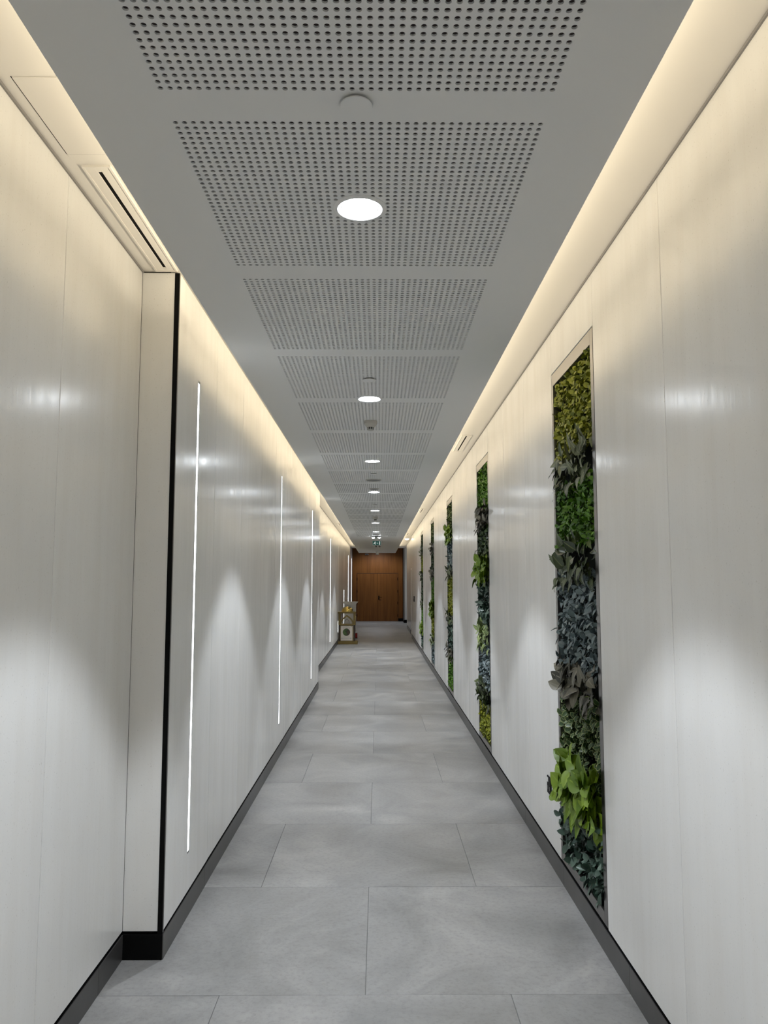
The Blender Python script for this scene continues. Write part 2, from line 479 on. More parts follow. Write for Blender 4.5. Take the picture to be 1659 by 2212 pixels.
# side door in the right wall
sy0, sy1 = side_door
sb = (XR2 + 0.02, (sy0 + sy1) / 2, 0)
d2 = bpy.data.objects.new('door_2', None); d2.location = sb; col.objects.link(d2); struct(d2)
MB().box(XR2, XR2 + 0.05, sy0 + 0.012, sy0 + 0.06, 0, 2.145).box(XR2, XR2 + 0.05, sy1 - 0.01, sy1 + 0.045, 0, 2.145).box(XR2, XR2 + 0.05, sy0 + 0.06, sy1 - 0.01, 2.09, 2.145).build('door_frame', M['white'], d2, base=sb)
lf = Bx(XR2 + 0.015, XR2 + 0.05, sy0 + 0.064, sy1 - 0.014, 0.006, 2.085, c=0.001).build('door_leaf', M['white'], d2, base=sb)
MB().box(XR2 - 0.03, XR2 + 0.015, sy0 + 0.13, sy0 + 0.15, 1.0, 1.02).box(XR2 - 0.04, XR2 - 0.025, sy0 + 0.13, sy0 + 0.25, 1.0, 1.02).build('handle', M['blackmetal'], lf, base=sb)

# ------------------------------------------------------------------ ceiling
ce = struct(MB().box(-1.35, 1.35, Y0, 31.2, ZC, ZC + 0.05).box(1.35, 1.80, 28.6, 31.2, ZC, ZC + 0.05).box(-1.4, 1.8, 31.2, YE + 0.1, 3.45, 3.5).box(-1.4, 1.8, 31.2, 31.22, ZC, 3.5).build('ceiling', M['cove']))
PX, PY = 0.02366, 0.02371
CX0, NC, NR = -0.540, 42, 39
BY0, BP = 1.838, 1.042
ZX0, ZX1 = CX0 - PX / 2, CX0 + PX * (NC - 0.5)
RAFT_T = 0.005
NB0, NB1 = -6, 17
yb0, yb1 = BY0 + BP * NB0, BY0 + BP * NB1
# raft edges, end piece, felt
MB().box(SX0, ZX0, yb0, yb1, ZS, ZS + RAFT_T).box(SX0, SX0 + 0.012, yb0, YS, ZS + 0.002, ZS + 0.042).build('raft_edge', M['raft'], ce)
MB().box(ZX1, SX1, yb0, yb1, ZS, ZS + RAFT_T).box(SX1 - 0.012, SX1, yb0, YS, ZS + 0.002, ZS + 0.042).build('raft_edge', M['raft'], ce)
MB().box(SX0, SX1, yb1, YS, ZS, ZS + RAFT_T).box(SX0, SX1, YS - 0.012, YS, ZS + 0.002, ZS + 0.04).build('raft_end', M['raft'], ce)
MB().box(SX0, SX1, yb0 - 0.02, yb0, ZS, ZS + RAFT_T).build('raft_start', M['raft'], ce)
Bx(SX0 + 0.013, SX1 - 0.013, yb0, yb1, ZS + RAFT_T, ZS + 0.030).build('felt_backing', M['felt'], ce)
DLX, DLY0, DLP = -0.062, 2.372, 2.552
R_IN, R_OUT = 0.0705, 0.088
def board_mesh(lod, cut=None):
    """perforated board, origin at its near edge on the underside; cut = (x, y) of a lamp opening"""
    ns, rot, wall, hr = {0: (12, 0, True, 0.0070), 1: (8, PI / 8, True, 0.0070), 2: (4, PI / 4, False, 0.0072)}[lod]
    V = []; Fc = []
    oy = 1.913 - BY0
    vid = {}
    def vert(x, y, z=0.0):
        k = (round(x, 5), round(y, 5), round(z, 5))
        if k not in vid: vid[k] = len(V); V.append((x, y, z))
        return vid[k]
    skipped = set()
    for j in range(NR):
        for i in range(NC):
            cx, cy = CX0 + PX * i, oy + PY * j
            if cut:
                dx = max(abs(cx - cut[0]) - PX / 2, 0); dy = max(abs(cy - cut[1]) - PY / 2, 0)
                if math.hypot(dx, dy) < R_IN + 0.003: skipped.add((i, j)); continue
            x0, x1, y0, y1 = cx - PX / 2, cx + PX / 2, cy - PY / 2, cy + PY / 2
            c = [vert(x0, y0), vert(x1, y0), vert(x1, y1), vert(x0, y1)]
            ring = []
            for s in range(ns):
                a = -3 * PI / 4 + 2 * PI * s / ns
                ring.append(len(V)); V.append((cx + hr * math.cos(a), cy + hr * math.sin(a), 0.0))
            q = ns // 4
            for e in range(4):
                seg = [ring[(e * q + t) % ns] for t in range(q + 1)]
                Fc.append((c[e], *seg, c[(e + 1) % 4])[::-1] if False else tuple([c[e], c[(e + 1) % 4]] + seg[::-1]))
            if wall:
                up = []
                for s in range(ns):
                    x, y, z = V[ring[s]]; up.append(len(V)); V.append((x, y, RAFT_T))
                for s in range(ns):
                    t = (s + 1) % ns
                    Fc.append((ring[s], up[s], up[t], ring[t]))
    ya, yb = oy - PY / 2, oy + PY * (NR - 0.5)
    e = 0.0
    n = len(V)
    V += [(ZX0, e, 0), (ZX1, e, 0), (ZX1, ya, 0), (ZX0, ya, 0), (ZX0, yb, 0), (ZX1, yb, 0), (ZX1, BP - e, 0), (ZX0, BP - e, 0)]
    Fc += [(n, n + 1, n + 2, n + 3), (n + 4, n + 5, n + 6, n + 7)]
    me = newmesh('acoustic_board', V, Fc)
    if cut and skipped:
        bm = bmesh.new(); bm.from_mesh(me)
        # border of the hole in the grid, then a round opening filled in between
        cnt = {}
        for (i, j) in skipped:
            x0, x1 = CX0 + PX * (i - .5), CX0 + PX * (i + .5); y0, y1 = oy + PY * (j - .5), oy + PY * (j + .5)
            pts = [(x0, y0), (x1, y0), (x1, y1), (x0, y1)]
            for a in range(4):
                kk = tuple(sorted(((round(pts[a][0], 5), round(pts[a][1], 5)), (round(pts[(a + 1) % 4][0], 5), round(pts[(a + 1) % 4][1], 5)))))
                cnt[kk] = cnt.get(kk, 0) + 1
        bv = {}
        def bvert(p):
            if p not in bv: bv[p] = bm.verts.new((p[0], p[1], 0))
            return bv[p]
        ed = [bm.edges.new((bvert(a), bvert(bb))) for (a, bb), n_ in cnt.items() if n_ == 1]
        cir = [bm.verts.new((cut[0] + (R_IN + 0.001) * math.cos(2 * PI * t / 32), cut[1] + (R_IN + 0.001) * math.sin(2 * PI * t / 32), 0)) for t in range(32)]
        ed += [bm.edges.new((cir[t], cir[(t + 1) % 32])) for t in range(32)]
        bmesh.ops.triangle_fill(bm, edges=ed, use_beauty=True)
        for f in list(bm.faces):
            c = f.calc_center_median()
            if all(math.hypot(v.co.x - cut[0], v.co.y - cut[1]) < R_IN + 0.002 for v in f.verts): bm.faces.remove(f)
        bm.to_mesh(me); bm.free()
    me.materials.append(M['raft'])
    return me
bmesh_cache = {}
for k in range(NB0, NB1):
    lod = 0 if 0 > k >= -1 or k in (0, 1) else (1 if 1 < k < 7 else 2)
    cut = (DLX, DLY0 - BY0) if k == 0 else None
    key = (lod, cut)
    if key not in bmesh_cache: bmesh_cache[key] = board_mesh(lod, cut)
    o = link('acoustic_board', bmesh_cache[key], ce, loc=(0, BY0 + BP * k, ZS))

# ------------------------------------------------------------------ downlights
def downlight(y, label, group, flush=False):
    z = ZS
    t = thing('downlight', (DLX, y, z), label, 'downlight', group)
    n = 40
    MB().lathe([(R_IN, 0.0), (R_IN, -0.0025), (R_IN + 0.003, -0.0045), (R_OUT - 0.003, -0.003), (R_OUT, -0.0005), (R_OUT, 0.0)], 0, 0, n, cap0=False, cap1=False).build('trim_ring', M['raft'], t, smooth=True)
    d = 0.0042 if flush else -0.001
    MB().lathe([(R_IN, -0.001), (R_IN - 0.004, 0.002), (R_IN - 0.010, d)] if flush else [(R_IN, -0.002), (R_IN - 0.003, -0.0012)], 0, 0, n, cap0=False, cap1=False).build('reflector', M['refl'], t, smooth=True)
    MB().lathe([(0.0005, d), (R_IN - 0.012 if flush else R_IN - 0.002, d)], 0, 0, n, cap0=False, cap1=False).build('diffuser', M['lamp'], t)
    l = bpy.data.lights.new('downlight_beam', 'SPOT')
    l.energy = DOWN_W; l.color = DOWN_COL
    l.spot_size = math.radians(80); l.spot_blend = 0.28
    l.shadow_soft_size = 0.045
    o = bpy.data.objects.new('downlight_beam', l); col.objects.link(o)
    o.parent = t; o.location = (0, 0, -0.012)
words = ['nearest', 'second', 'third', 'fourth', 'fifth', 'sixth', 'seventh']
for j in range(7):
    downlight(DLY0 + DLP * j, f'bright round downlight in the perforated ceiling, {words[j]} along the corridor', 'downlights along the ceiling', flush=(j == 0))
for j, wd in ((-1, 'directly overhead, just behind the viewpoint'), (-2, 'farthest behind the viewpoint')):
    downlight(DLY0 + DLP * j, 'round ceiling downlight ' + wd, 'downlights along the ceiling')
# lamp in the higher ceiling over the wooden doors
t = thing('downlight', (-0.05, 32.6, 3.45), 'ceiling downlight over the wooden double doors, hidden behind the ceiling raft', 'downlight')
MB().lathe([(0.07, 0.0), (0.07, -0.004), (0.09, -0.003), (0.09, 0.0)], 0, 0, 32, cap0=False, cap1=False).build('trim_ring', M['white'], t)
MB().lathe([(0.0005, -0.001), (0.069, -0.001)], 0, 0, 32, cap0=False, cap1=False).build('diffuser', M['lamp'], t)
l = bpy.data.lights.new('downlight_beam', 'SPOT'); l.energy = DOWN_W * 1.1; l.color = DOWN_COL; l.spot_size = math.radians(150); l.spot_blend = 0.5; l.shadow_soft_size = 0.045
o = bpy.data.objects.new('downlight_beam', l); col.objects.link(o); o.parent = t; o.location = (0, 0, -0.012)
# pair of small emergency spots
YT = 19.3
t = thing('twin_spotlight', (DLX, YT, ZS), 'pair of small lit spotlights beside a grey box before the exit sign', 'spotlight')
Bx(-0.035, 0.035, -0.03, 0.03, -0.052, 0).build('housing', M['grey'], t)
for s in (-1, 1):
    MB().lathe([(0.02, 0), (0.036, -0.010), (0.038, -0.036)], s * 0.075, 0, 20, cap1=False).build('lamp_head', M['white'], t, smooth=True)
    hd = MB().lathe([(0.0005, -0.034), (0.036, -0.034)], s * 0.075, 0, 20, cap0=False, cap1=False).build('lens', M['lamp'], t)
    MB().lathe([(0.037, -0.035), (0.028, -0.050), (0.0005, -0.056)], s * 0.075, 0, 20, cap0=False).build('bulb', M['lamp'], t, smooth=True)
l = bpy.data.lights.new('spot_beam', 'SPOT'); l.energy = DOWN_W * 0.8; l.color = DOWN_COL; l.spot_size = math.radians(90); l.spot_blend = 0.4; l.shadow_soft_size = 0.05
o = bpy.data.objects.new('spot_beam', l); col.objects.link(o); o.parent = t; o.location = (0, 0, -0.10)
# cove lamp above the side door
t = thing('ceiling_lamp', (0.915, 24.6, ZC), 'small round lit lamp on the cove ceiling above the side door', 'lamp')
MB().lathe([(0.075, 0), (0.075, -0.012), (0.068, -0.014)], 0, 0, 24, cap1=False).build('base', M['white'], t, smooth=True)
MB().lathe([(0.068, -0.012), (0.060, -0.035), (0.035, -0.05), (0.0005, -0.055)], 0, 0, 24, cap0=False).build('globe', M['lamp2'], t, smooth=True)

# ------------------------------------------------------------------ light lines in the left wall
names = {1: 'nearest, beside the black corner channel', 5: 'second along the projecting wall', 9: 'third, last on the projecting wall',
         17: 'just before the gold stand', 21: 'mostly dark, beside the gold stand', 25: 'dim on top, behind the gold stand',
         29: 'behind the white pedestal', 33: 'last before the wooden wall'}
for kb in led_bays:
    near = kb < kend_main
    X = XL if near else XA
    yc = grid(kb) + P / 2
    t = thing('led_light_line', (X, yc, LED_Z0), 'vertical white LED line in the left wall, ' + names[kb], 'LED light', 'vertical light lines')
    base = (X, yc, LED_Z0)
    e = 0.0006
    mb = MB()
    mb.box(X - 0.016, X - 0.014, yc - LED_HW, yc + LED_HW, LED_Z0, LED_Z1)
    mb.box(X - 0.016, X - 0.0005, yc - LED_HW + e, yc - LED_HW + 0.002, LED_Z0 + e, LED_Z1 - e)
    mb.box(X - 0.016, X - 0.0005, yc + LED_HW - 0.002, yc + LED_HW - e, LED_Z0 + e, LED_Z1 - e)
    mb.box(X - 0.016, X - 0.0005, yc - LED_HW + e, yc + LED_HW - e, LED_Z0 + e, LED_Z0 + 0.012)
    mb.box(X - 0.016, X - 0.0005, yc - LED_HW + e, yc + LED_HW - e, LED_Z1 - 0.012, LED_Z1 - e)
    mb.build('channel', M['grey'], t, base=base)
    xf = X - 0.0022 if near else X + 0.0008
    za, zb = LED_Z0 + 0.012, LED_Z1 - 0.012
    if kb in (21, 25):
        zm = 0.62 if kb == 21 else 1.45
        Bx(xf - 0.006, xf, yc - LED_HW + 0.0022, yc + LED_HW - 0.0022, za, zm).build('diffuser', M['led'], t, base=base)
        Bx(xf - 0.006, xf - 0.0004, yc - LED_HW + 0.0022, yc + LED_HW - 0.0022, zm, zb).build('unlit_diffuser', M['leddim'], t, base=base)
    else:
        Bx(xf - 0.006, xf, yc - LED_HW + 0.0022, yc + LED_HW - 0.0022, za, zb).build('diffuser', M['led'], t, base=base)

# ------------------------------------------------------------------ living walls
def fine_leaf(Lg, W, fold, curl, shape='oval', wav=0.0):
    """larger leaf, seven stations by five columns"""
    pw, tip = {'oval': (0.75, 0.62), 'point': (0.62, 0.95), 'round': (0.55, 0.5)}[shape]
    V = []; E = []
    n = 7
    for k in range(n):
        t = k / (n - 1)
        wd = (math.sin(PI * min(t, 0.999) ** pw) ** 0.8 if 0 < t < 1 else 0.0) * (1 - 0.35 * t * tip) * 1.12 + (0.04 if k == 0 else 0.0)
        hw = W / 2 * wd
        for c in (-1, -0.5, 0, 0.5, 1):
            z = -curl * Lg * t * t + abs(c) ** 1.3 * hw * math.sin(fold) * (1 - 0.5 * t) - (abs(c) ** 2) * hw * 0.25 * curl
            V.append((c * hw * math.cos(fold), Lg * t, z + wav * Lg * math.sin(7 * t) * c))
            E.append(abs(c) if 0 < k < n - 1 else (1.0 if k else abs(c)))
    Fc = [(k * 5 + c, k * 5 + c + 1, k * 5 + c + 6, k * 5 + c + 5) for k in range(n - 1) for c in range(4)]
    return V, Fc, E
def leaf_geo(Lg, W, fold, curl, shape='oval', wav=0.0):
    """leaf along +Y, face normal +Z; returns verts, faces, edge values"""
    st = {'oval': [(0.0, 0.06), (0.22, 0.72), (0.5, 1.0), (0.78, 0.72), (1.0, 0.0)],
          'point': [(0.0, 0.05), (0.22, 0.85), (0.48, 1.0), (0.76, 0.52), (1.0, 0.0)],
          'round': [(0.0, 0.10), (0.18, 0.85), (0.5, 1.05), (0.82, 0.85), (1.0, 0.15)]}[shape]
    V = []; E = []
    for t, wd in st:
        y = Lg * t; z = -curl * Lg * t * t
        hw = W / 2 * wd
        for s in (-1, 0, 1):
            V.append((s * hw * math.cos(fold), y, z + abs(s) * hw * math.sin(fold) + (wav * Lg * math.sin(9 * t) * s if s else 0)))
            E.append(abs(s) if 0 < t < 1 else (1.0 if t == 1 else abs(s)))
    Fc = []
    for k in range(len(st) - 1):
        a = 3 * k
        Fc += [(a, a + 1, a + 4, a + 3), (a + 1, a + 2, a + 5, a + 4)]
    return V, Fc, E
def leaf_mesh_from(name, parts, matl):
    V = []; Fc = []; E = []; Tn = []
    for (lv, lf, le), mtx, tint in parts:
        n = len(V)
        V += [tuple(mtx @ Vector(v)) for v in lv]
        Fc += [tuple(i + n for i in f) for f in lf]
        E += le; Tn += [tint] * len(lv)
    me = newmesh(name, V, Fc, smooth=True)
    a = me.attributes.new('edge', 'FLOAT', 'POINT'); a.data.foreach_set('value', E)
    a = me.attributes.new('tint', 'FLOAT', 'POINT'); a.data.foreach_set('value', Tn)
    me.materials.append(matl)
    return me
def frame_mtx(pos, axis, normal, roll=0.0):
    y = Vector(axis).normalized(); z = Vector(normal)
    z = (z - y * z.dot(y)).normalized()
    x = y.cross(z)
    m4 = Matrix((x, y, z)).transposed().to_4x4()
    m4.translation = pos
    return m4
rnd = random.Random(11)
OUT = Vector((-1, 0, 0))
KIND = {  # leaf length, width ratio, shape, density, protrusion out of the wall plane, big cluster?
 'yellowgreen': (0.029, 0.76, 'round', 1.1), 'lime': (0.036, 0.55, 'oval', 1.0), 'bright': (0.032, 0.62, 'oval', 1.1),
 'dark': (0.042, 0.62, 'oval', 0.9), 'blue': (0.044, 0.60, 'oval', 0.75), 'bluedark': (0.054, 0.62, 'oval', 0.8),
 'varieg': (0.038, 0.66, 'round', 0.8)}
BIG = {'bigbright': (0.112, 0.80, 'oval'), 'sage': (0.095, 0.46, 'point'), 'bigdark': (0.090, 0.58, 'point'), 'taupe': (0.095, 0.60, 'oval'), 'lightsage': (0.10, 0.48, 'point')}
WORD = {'yellowgreen': 'yellow-green round leaves', 'lime': 'yellow lime foliage', 'bright': 'bright green small leaves', 'dark': 'dark green small leaves',
        'blue': 'blue-grey leaves', 'bluedark': 'dark blue-green leaves', 'varieg': 'small leaves with pale edges',
        'bigbright': 'tuft of large lime-green leaves', 'sage': 'tuft of long sage-green leaves', 'bigdark': 'tuft of large dark green leaves', 'taupe': 'tuft of large dark leaves with pale backs', 'lightsage': 'tuft of pale green pointed leaves'}
def small_leaf(kind, rel, ya, yb, z, scale=1.0):
    Lg, wr_, shp, dn = KIND[kind]
    Lg *= rnd.uniform(0.75, 1.25) * scale
    pos = Vector((rnd.uniform(0.002, 0.035), rnd.uniform(ya, yb), z)) - rel
    ang = rnd.uniform(0, 2 * PI)
    tan = Vector((0, math.cos(ang), math.sin(ang) - 0.25))
    ax = tan * rnd.uniform(0.5, 1.0) + OUT * rnd.uniform(0.25, 1.1)
    nm = OUT * 1.0 + Vector((0, rnd.uniform(-.6, .6), rnd.uniform(-0.2, 0.9)))
    return leaf_geo(Lg, Lg * wr_, rnd.uniform(0.05, 0.5), rnd.uniform(0.0, 0.35), shp), frame_mtx(pos, ax, nm), rnd.random()
def big_leaf_mtx(rel, yc, zc, hy, hz, spread):
    u = rnd.uniform(-1, 1); v = rnd.uniform(-1, 1)
    pos = Vector((rnd.uniform(-0.015, 0.02), yc + u * hy, zc + v * hz)) - rel
    ang = rnd.uniform(0, 2 * PI)
    tan = Vector((0, math.cos(ang) + 0.35 * u, math.sin(ang) - 0.35 + 0.45 * v))
    ax = tan.normalized() * 0.95 + OUT * rnd.uniform(0.25, 0.85) * spread
    nm = OUT * 1.0 + Vector((0, rnd.uniform(-.45, .45), rnd.uniform(0.0, 0.8)))
    return frame_mtx(pos, ax, nm)
Z1, Z0p = 2.850, 0.120
def living_wall(kb, zones, label, leaf_parts_small, leaf_parts_big, dens):
    ya, yb = grid(kb) + g, grid(kb + 1) - g
    yc = (ya + yb) / 2
    loc = (XR, yc, Z0p)
    t = thing('living_wall', loc, label, 'living wall', 'planted wall panels')
    fx = XR + 0.001
    lip, lipf, lipb, lipt, dp = 0.055, 0.032, 0.050, 0.075, 0.075
    Bx(fx, fx + dp, ya + 0.008, ya + lip, Z0p, Z1 - 0.004, c=0.001).build('frame_side', M['satin'], t, base=loc)
    Bx(fx, fx + dp, yb - lipf, yb - 0.002, Z0p, Z1 - 0.004, c=0.001).build('frame_side', M['satin'], t, base=loc)
    Bx(fx, fx + dp, ya + lip, yb - lipf, Z0p, Z0p + lipb, c=0.001).build('frame_bottom', M['satin'], t, base=loc)
    Bx(fx, fx + dp, ya + lip, yb - lipf, Z1 - lipt, Z1 - 0.004, c=0.001).build('frame_top', M['satin'], t, base=loc)
    Bx(fx + dp - 0.01, fx + dp, ya + lip, yb - lipf, Z0p + lipb, Z1 - lipt).build('backing', M['darkback'], t, base=loc)
    a, bb = ya + lip + 0.015, yb - lipf - 0.015
    rel = Vector((-0.012, yc, Z0p))          # leaves are laid out against x = 0 at the wall face
    made_small = made_big = 0
    for zi, (kind, zt, zb) in enumerate(zones):
        matl = LM[kind]
        h = zt - zb
        if kind in KIND:
            zlo, zhi = max(zb - 0.03, Z0p + lipb + 0.005), min(zt + 0.03, Z1 - lipt - 0.012)
            Lg, wr_, shp, dn = KIND[kind]
            n = int((bb - a) * (zhi - zlo) / (Lg * Lg * wr_) * 2.6 * dn * dens)
            parts = [small_leaf(kind, rel, a, bb, rnd.uniform(zlo, zhi)) for _ in range(n)]
            o = link('foliage', leaf_mesh_from('foliage', parts, matl), t)
            o['kind'] = 'stuff'; o['label'] = WORD[kind]
            if leaf_parts_small and kind in leaf_parts_small:
                var = [leaf_mesh_from('leaf', [(leaf_geo(Lg * s_, Lg * s_ * wr_, f_, c_, shp), Matrix(), s_ % 1)], matl) for s_, f_, c_ in ((1.0, .2, .2), (1.15, .35, .1), (.9, .1, .3), (1.25, .3, .25))]
                for q in range(leaf_parts_small[kind]):
                    _, mt, _ = small_leaf(kind, rel, a, bb, rnd.uniform(zlo + 0.02, zhi - 0.02))
                    mt.translation = mt.translation + OUT * 0.022
                    lo = link('leaf', rnd.choice(var), o); lo.matrix_local = mt
        else:
            Lg, wr_, shp = BIG[kind]
            Lg *= 1.0 if dens > 0.95 else 0.86
            zc, hz = (zt + zb) / 2, h / 2 * 0.80
            n = int((1.5 if kind == 'bigbright' else 1.0) * (46 if leaf_parts_big else 34) * (h / 0.24) * min(dens * 1.3, 1.15))
            # inner filling leaves joined, outer leaves each a piece of its own
            inner = []
            for _ in range(int(n * 0.9)):
                mt = big_leaf_mtx(rel, yc, zc, (bb - a) / 2 - 0.03, hz, 0.45)
                s_ = rnd.uniform(0.6, 0.9)
                inner.append((fine_leaf(Lg * s_, Lg * s_ * wr_, rnd.uniform(.1, .4), rnd.uniform(.0, .4), shp, 0.02), mt, rnd.random()))
            outer = []
            for _ in range(n):
                mt = big_leaf_mtx(rel, yc, zc, (bb - a) / 2 - 0.035, hz, 1.0)
                mt.translation = mt.translation + OUT * 0.022
                outer.append(mt)
            if not leaf_parts_big:
                for mt in outer:
                    inner.append(((fine_leaf if dens > 0.7 else leaf_geo)(Lg, Lg * wr_, rnd.uniform(.1, .45), rnd.uniform(.05, .5), shp, 0.025), mt, rnd.random()))
            o = link('foliage', leaf_mesh_from('foliage', inner, matl), t)
            o['kind'] = 'stuff'; o['label'] = WORD[kind]
            if leaf_parts_big:
                var = [leaf_mesh_from('leaf', [(fine_leaf(Lg * s_, Lg * s_ * wr_, f_, c_, shp, w_), Matrix(), s_ % 1)], matl) for s_, f_, c_, w_ in ((1.0, .2, .25, .02), (1.15, .4, .1, .0), (.85, .1, .45, .03), (1.1, .3, .3, -.02), (.95, .45, .2, .02))]
                for mt in outer:
                    lo = link('leaf', rnd.choice(var), o); lo.matrix_local = mt
    return t
living_wall(1, [('yellowgreen', 2.84, 2.34), ('sage', 2.38, 2.12), ('bright', 2.15, 1.86), ('bigdark', 1.88, 1.62), ('blue', 1.66, 1.22), ('taupe', 1.25, 1.03), ('varieg', 1.05, 0.70), ('bigbright', 0.75, 0.46), ('bluedark', 0.50, 0.14)],
            'nearest tall planted strip, with a tuft of large lime-green leaves near the bottom', {'blue': 70, 'bluedark': 60, 'varieg': 20}, True, 1.0)
living_wall(5, [('bright', 2.84, 2.38), ('taupe', 2.40, 2.15), ('dark', 2.17, 1.88), ('bigbright', 1.90, 1.65), ('bluedark', 1.67, 1.27), ('lightsage', 1.29, 1.00), ('blue', 1.02, 0.71), ('bigdark', 0.73, 0.46), ('lime', 0.47, 0.14)],
            'second planted strip, bright green at the top and yellow-lime at the bottom', None, True, 0.9)
living_wall(9, [('varieg', 2.84, 2.44), ('bigbright', 2.46, 2.21), ('blue', 2.23, 1.88), ('sage', 1.90, 1.69), ('lime', 1.70, 1.24), ('bigdark', 1.26, 1.07), ('bluedark', 1.09, 0.75), ('taupe', 0.77, 0.55), ('bright', 0.56, 0.14)],
            'third planted strip along the right wall, yellow-lime in its middle', None, False, 0.75)
living_wall(13, [('varieg', 2.84, 2.40), ('taupe', 2.42, 2.19), ('dark', 2.21, 1.92), ('taupe', 1.94, 1.70), ('bright', 1.72, 1.29), ('bigbright', 1.31, 1.04), ('lime', 1.05, 0.69), ('lightsage', 0.71, 0.51), ('blue', 0.52, 0.14)],
            'fourth planted strip along the right wall, blue-grey at the bottom', None, False, 0.6)
living_wall(17, [('dark', 2.84, 2.43), ('sage', 2.45, 2.23), ('lime', 2.25, 1.93), ('bigdark', 1.95, 1.70), ('dark', 1.72, 1.27), ('bigdark', 1.28, 1.06), ('bright', 1.07, 0.73), ('bigbright', 0.75, 0.49), ('bluedark', 0.50, 0.14)],
            'fifth and farthest planted strip, narrowest in view, near the side door', None, False, 0.5)

# ------------------------------------------------------------------ small ceiling fittings
def sprinkler(y, label):
    t = thing('sprinkler_cover', (DLX + 0.004, y, ZS), label, 'sprinkler cover', 'round white sprinkler covers')
    MB().lathe([(0.030, 0), (0.030, -0.008)], 0, 0, 24, cap0=True, cap1=True).build('collar', M['grey'], t)
    MB().lathe([(0.040, -0.007), (0.0405, -0.0085), (0.040, -0.010)], 0, 0, 40).build('cover_plate', M['raft'], t, smooth=True)
sprinkler(1.826, 'round flat cover disc between the two nearest perforated ceiling fields')
sprinkler(4.44, 'round flat cover disc just in front of the second downlight')
sprinkler(8.33, 'small flat cover disc just beyond the third downlight')
sprinkler(11.65, 'small flat cover disc just in front of the fifth downlight')
def speaker(y, r, label):
    t = thing('ceiling_speaker', (DLX, y, ZS), label, 'speaker', 'round ceiling speakers')
    MB().lathe([(r, 0), (r, -0.004), (r - 0.006, -0.009), (r - 0.012, -0.008)], 0, 0, 36, cap1=False).build('rim', M['offwhite'], t, smooth=True)
    MB().lathe([(r - 0.011, -0.0075), (r * 0.5, -0.011), (0.0005, -0.012)], 0, 0, 36, cap0=False, cap1=False).build('grille', M['grey'], t, smooth=True)
speaker(8.85, 0.094, 'large round grey speaker grille beyond the third downlight')
speaker(9.66, 0.066, 'small round grey speaker grille just in front of the fourth downlight')
speaker(18.75, 0.085, 'flat round grille beyond the seventh downlight')
def smoke(y, label):
    t = thing('smoke_detector', (DLX, y, ZS), label, 'smoke detector', 'smoke detectors')
    MB().lathe([(0.050, 0), (0.050, -0.020), (0.047, -0.024), (0.044, -0.028), (0.034, -0.044), (0.027, -0.048)], 0, 0, 28).build('body', M['offwhite'], t, smooth=True)
    MB().lathe([(0.024, -0.047), (0.021, -0.064)], 0, 0, 16).build('chamber', M['black'], t)
    for i in range(10):
        a = 2 * PI * i / 10 + 0.31
        cx, cy = 0.0245 * math.cos(a), 0.0245 * math.sin(a)
        Bx(cx - 0.0022, cx + 0.0022, cy - 0.0022, cy + 0.0022, -0.066, -0.046).build('rib', M['offwhite'], t)
    MB().lathe([(0.0265, -0.0555), (0.0265, -0.058)], 0, 0, 16, cap0=True, cap1=True).build('ring', M['offwhite'], t)
    MB().lathe([(0.025, -0.065), (0.023, -0.070), (0.012, -0.073)], 0, 0, 16).build('cap', M['offwhite'], t, smooth=True)
smoke(5.62, 'off-white smoke detector with black slots beyond the second downlight')
smoke(13.75, 'off-white smoke detector between the fifth and sixth downlights')
# exit sign
YX = 21.1
t = thing('exit_sign', (0.0, YX, ZS), 'green exit sign with white running figure, arrow and door hung from the ceiling', 'exit sign')
base = (0.0, YX, ZS)
sx0, sx1, sz0, sz1 = -0.168, 0.062, 2.712, 2.824
Bx(sx0 - 0.010, sx1 + 0.010, YX, YX + 0.03, sz0 - 0.008, sz1 + 0.008, c=0.001).build('housing', M['white'], t, base=base)
Bx(-0.07, -0.04, YX + 0.008, YX + 0.022, sz1 + 0.008, ZS).build('hanger', M['white'], t, base=base)
Bx(sx0, sx1, YX - 0.003, YX, sz0, sz1).build('sign_face', M['green'], t, base=base)
sw = (sx1 - sx0); sh = (sz1 - sz0)
def sgn(pts): return [(sx0 + u * sw, sz0 + v * sh) for u, v in pts]
yf0, yf1 = YX - 0.005, YX - 0.0028
mb = MB()
mb.prism_y(sgn([(0.78, 0.12), (0.90, 0.12), (0.90, 0.90), (0.78, 0.90)]), yf0, yf1)
mb.build('door_symbol', M['signwhite'], t, base=base)
mb = MB()
mb.prism_y(sgn([(0.47, 0.45), (0.61, 0.45), (0.61, 0.53), (0.47, 0.53)]), yf0, yf1)
mb.prism_y(sgn([(0.58, 0.33), (0.68, 0.49), (0.58, 0.65)]), yf0, yf1)
mb.build('arrow_symbol', M['signwhite'], t, base=base)
mb = MB()
mb.prism_y(sgn([(0.30 + 0.045 * math.cos(a * PI / 5), 0.82 + 0.075 * math.sin(a * PI / 5)) for a in range(10)]), yf0, yf1)
mb.prism_y(sgn([(0.20, 0.45), (0.28, 0.42), (0.36, 0.66), (0.28, 0.74)]), yf0, yf1)
mb.prism_y(sgn([(0.28, 0.74), (0.22, 0.68), (0.12, 0.50), (0.16, 0.46), (0.26, 0.60)]), yf0, yf1)
mb.prism_y(sgn([(0.33, 0.68), (0.43, 0.60), (0.43, 0.53), (0.31, 0.58)]), yf0, yf1)
mb.prism_y(sgn([(0.22, 0.46), (0.29, 0.42), (0.37, 0.34), (0.35, 0.12), (0.30, 0.12), (0.30, 0.30)]), yf0, yf1)
mb.prism_y(sgn([(0.20, 0.46), (0.26, 0.40), (0.18, 0.26), (0.07, 0.26), (0.07, 0.33), (0.14, 0.34)]), yf0, yf1)
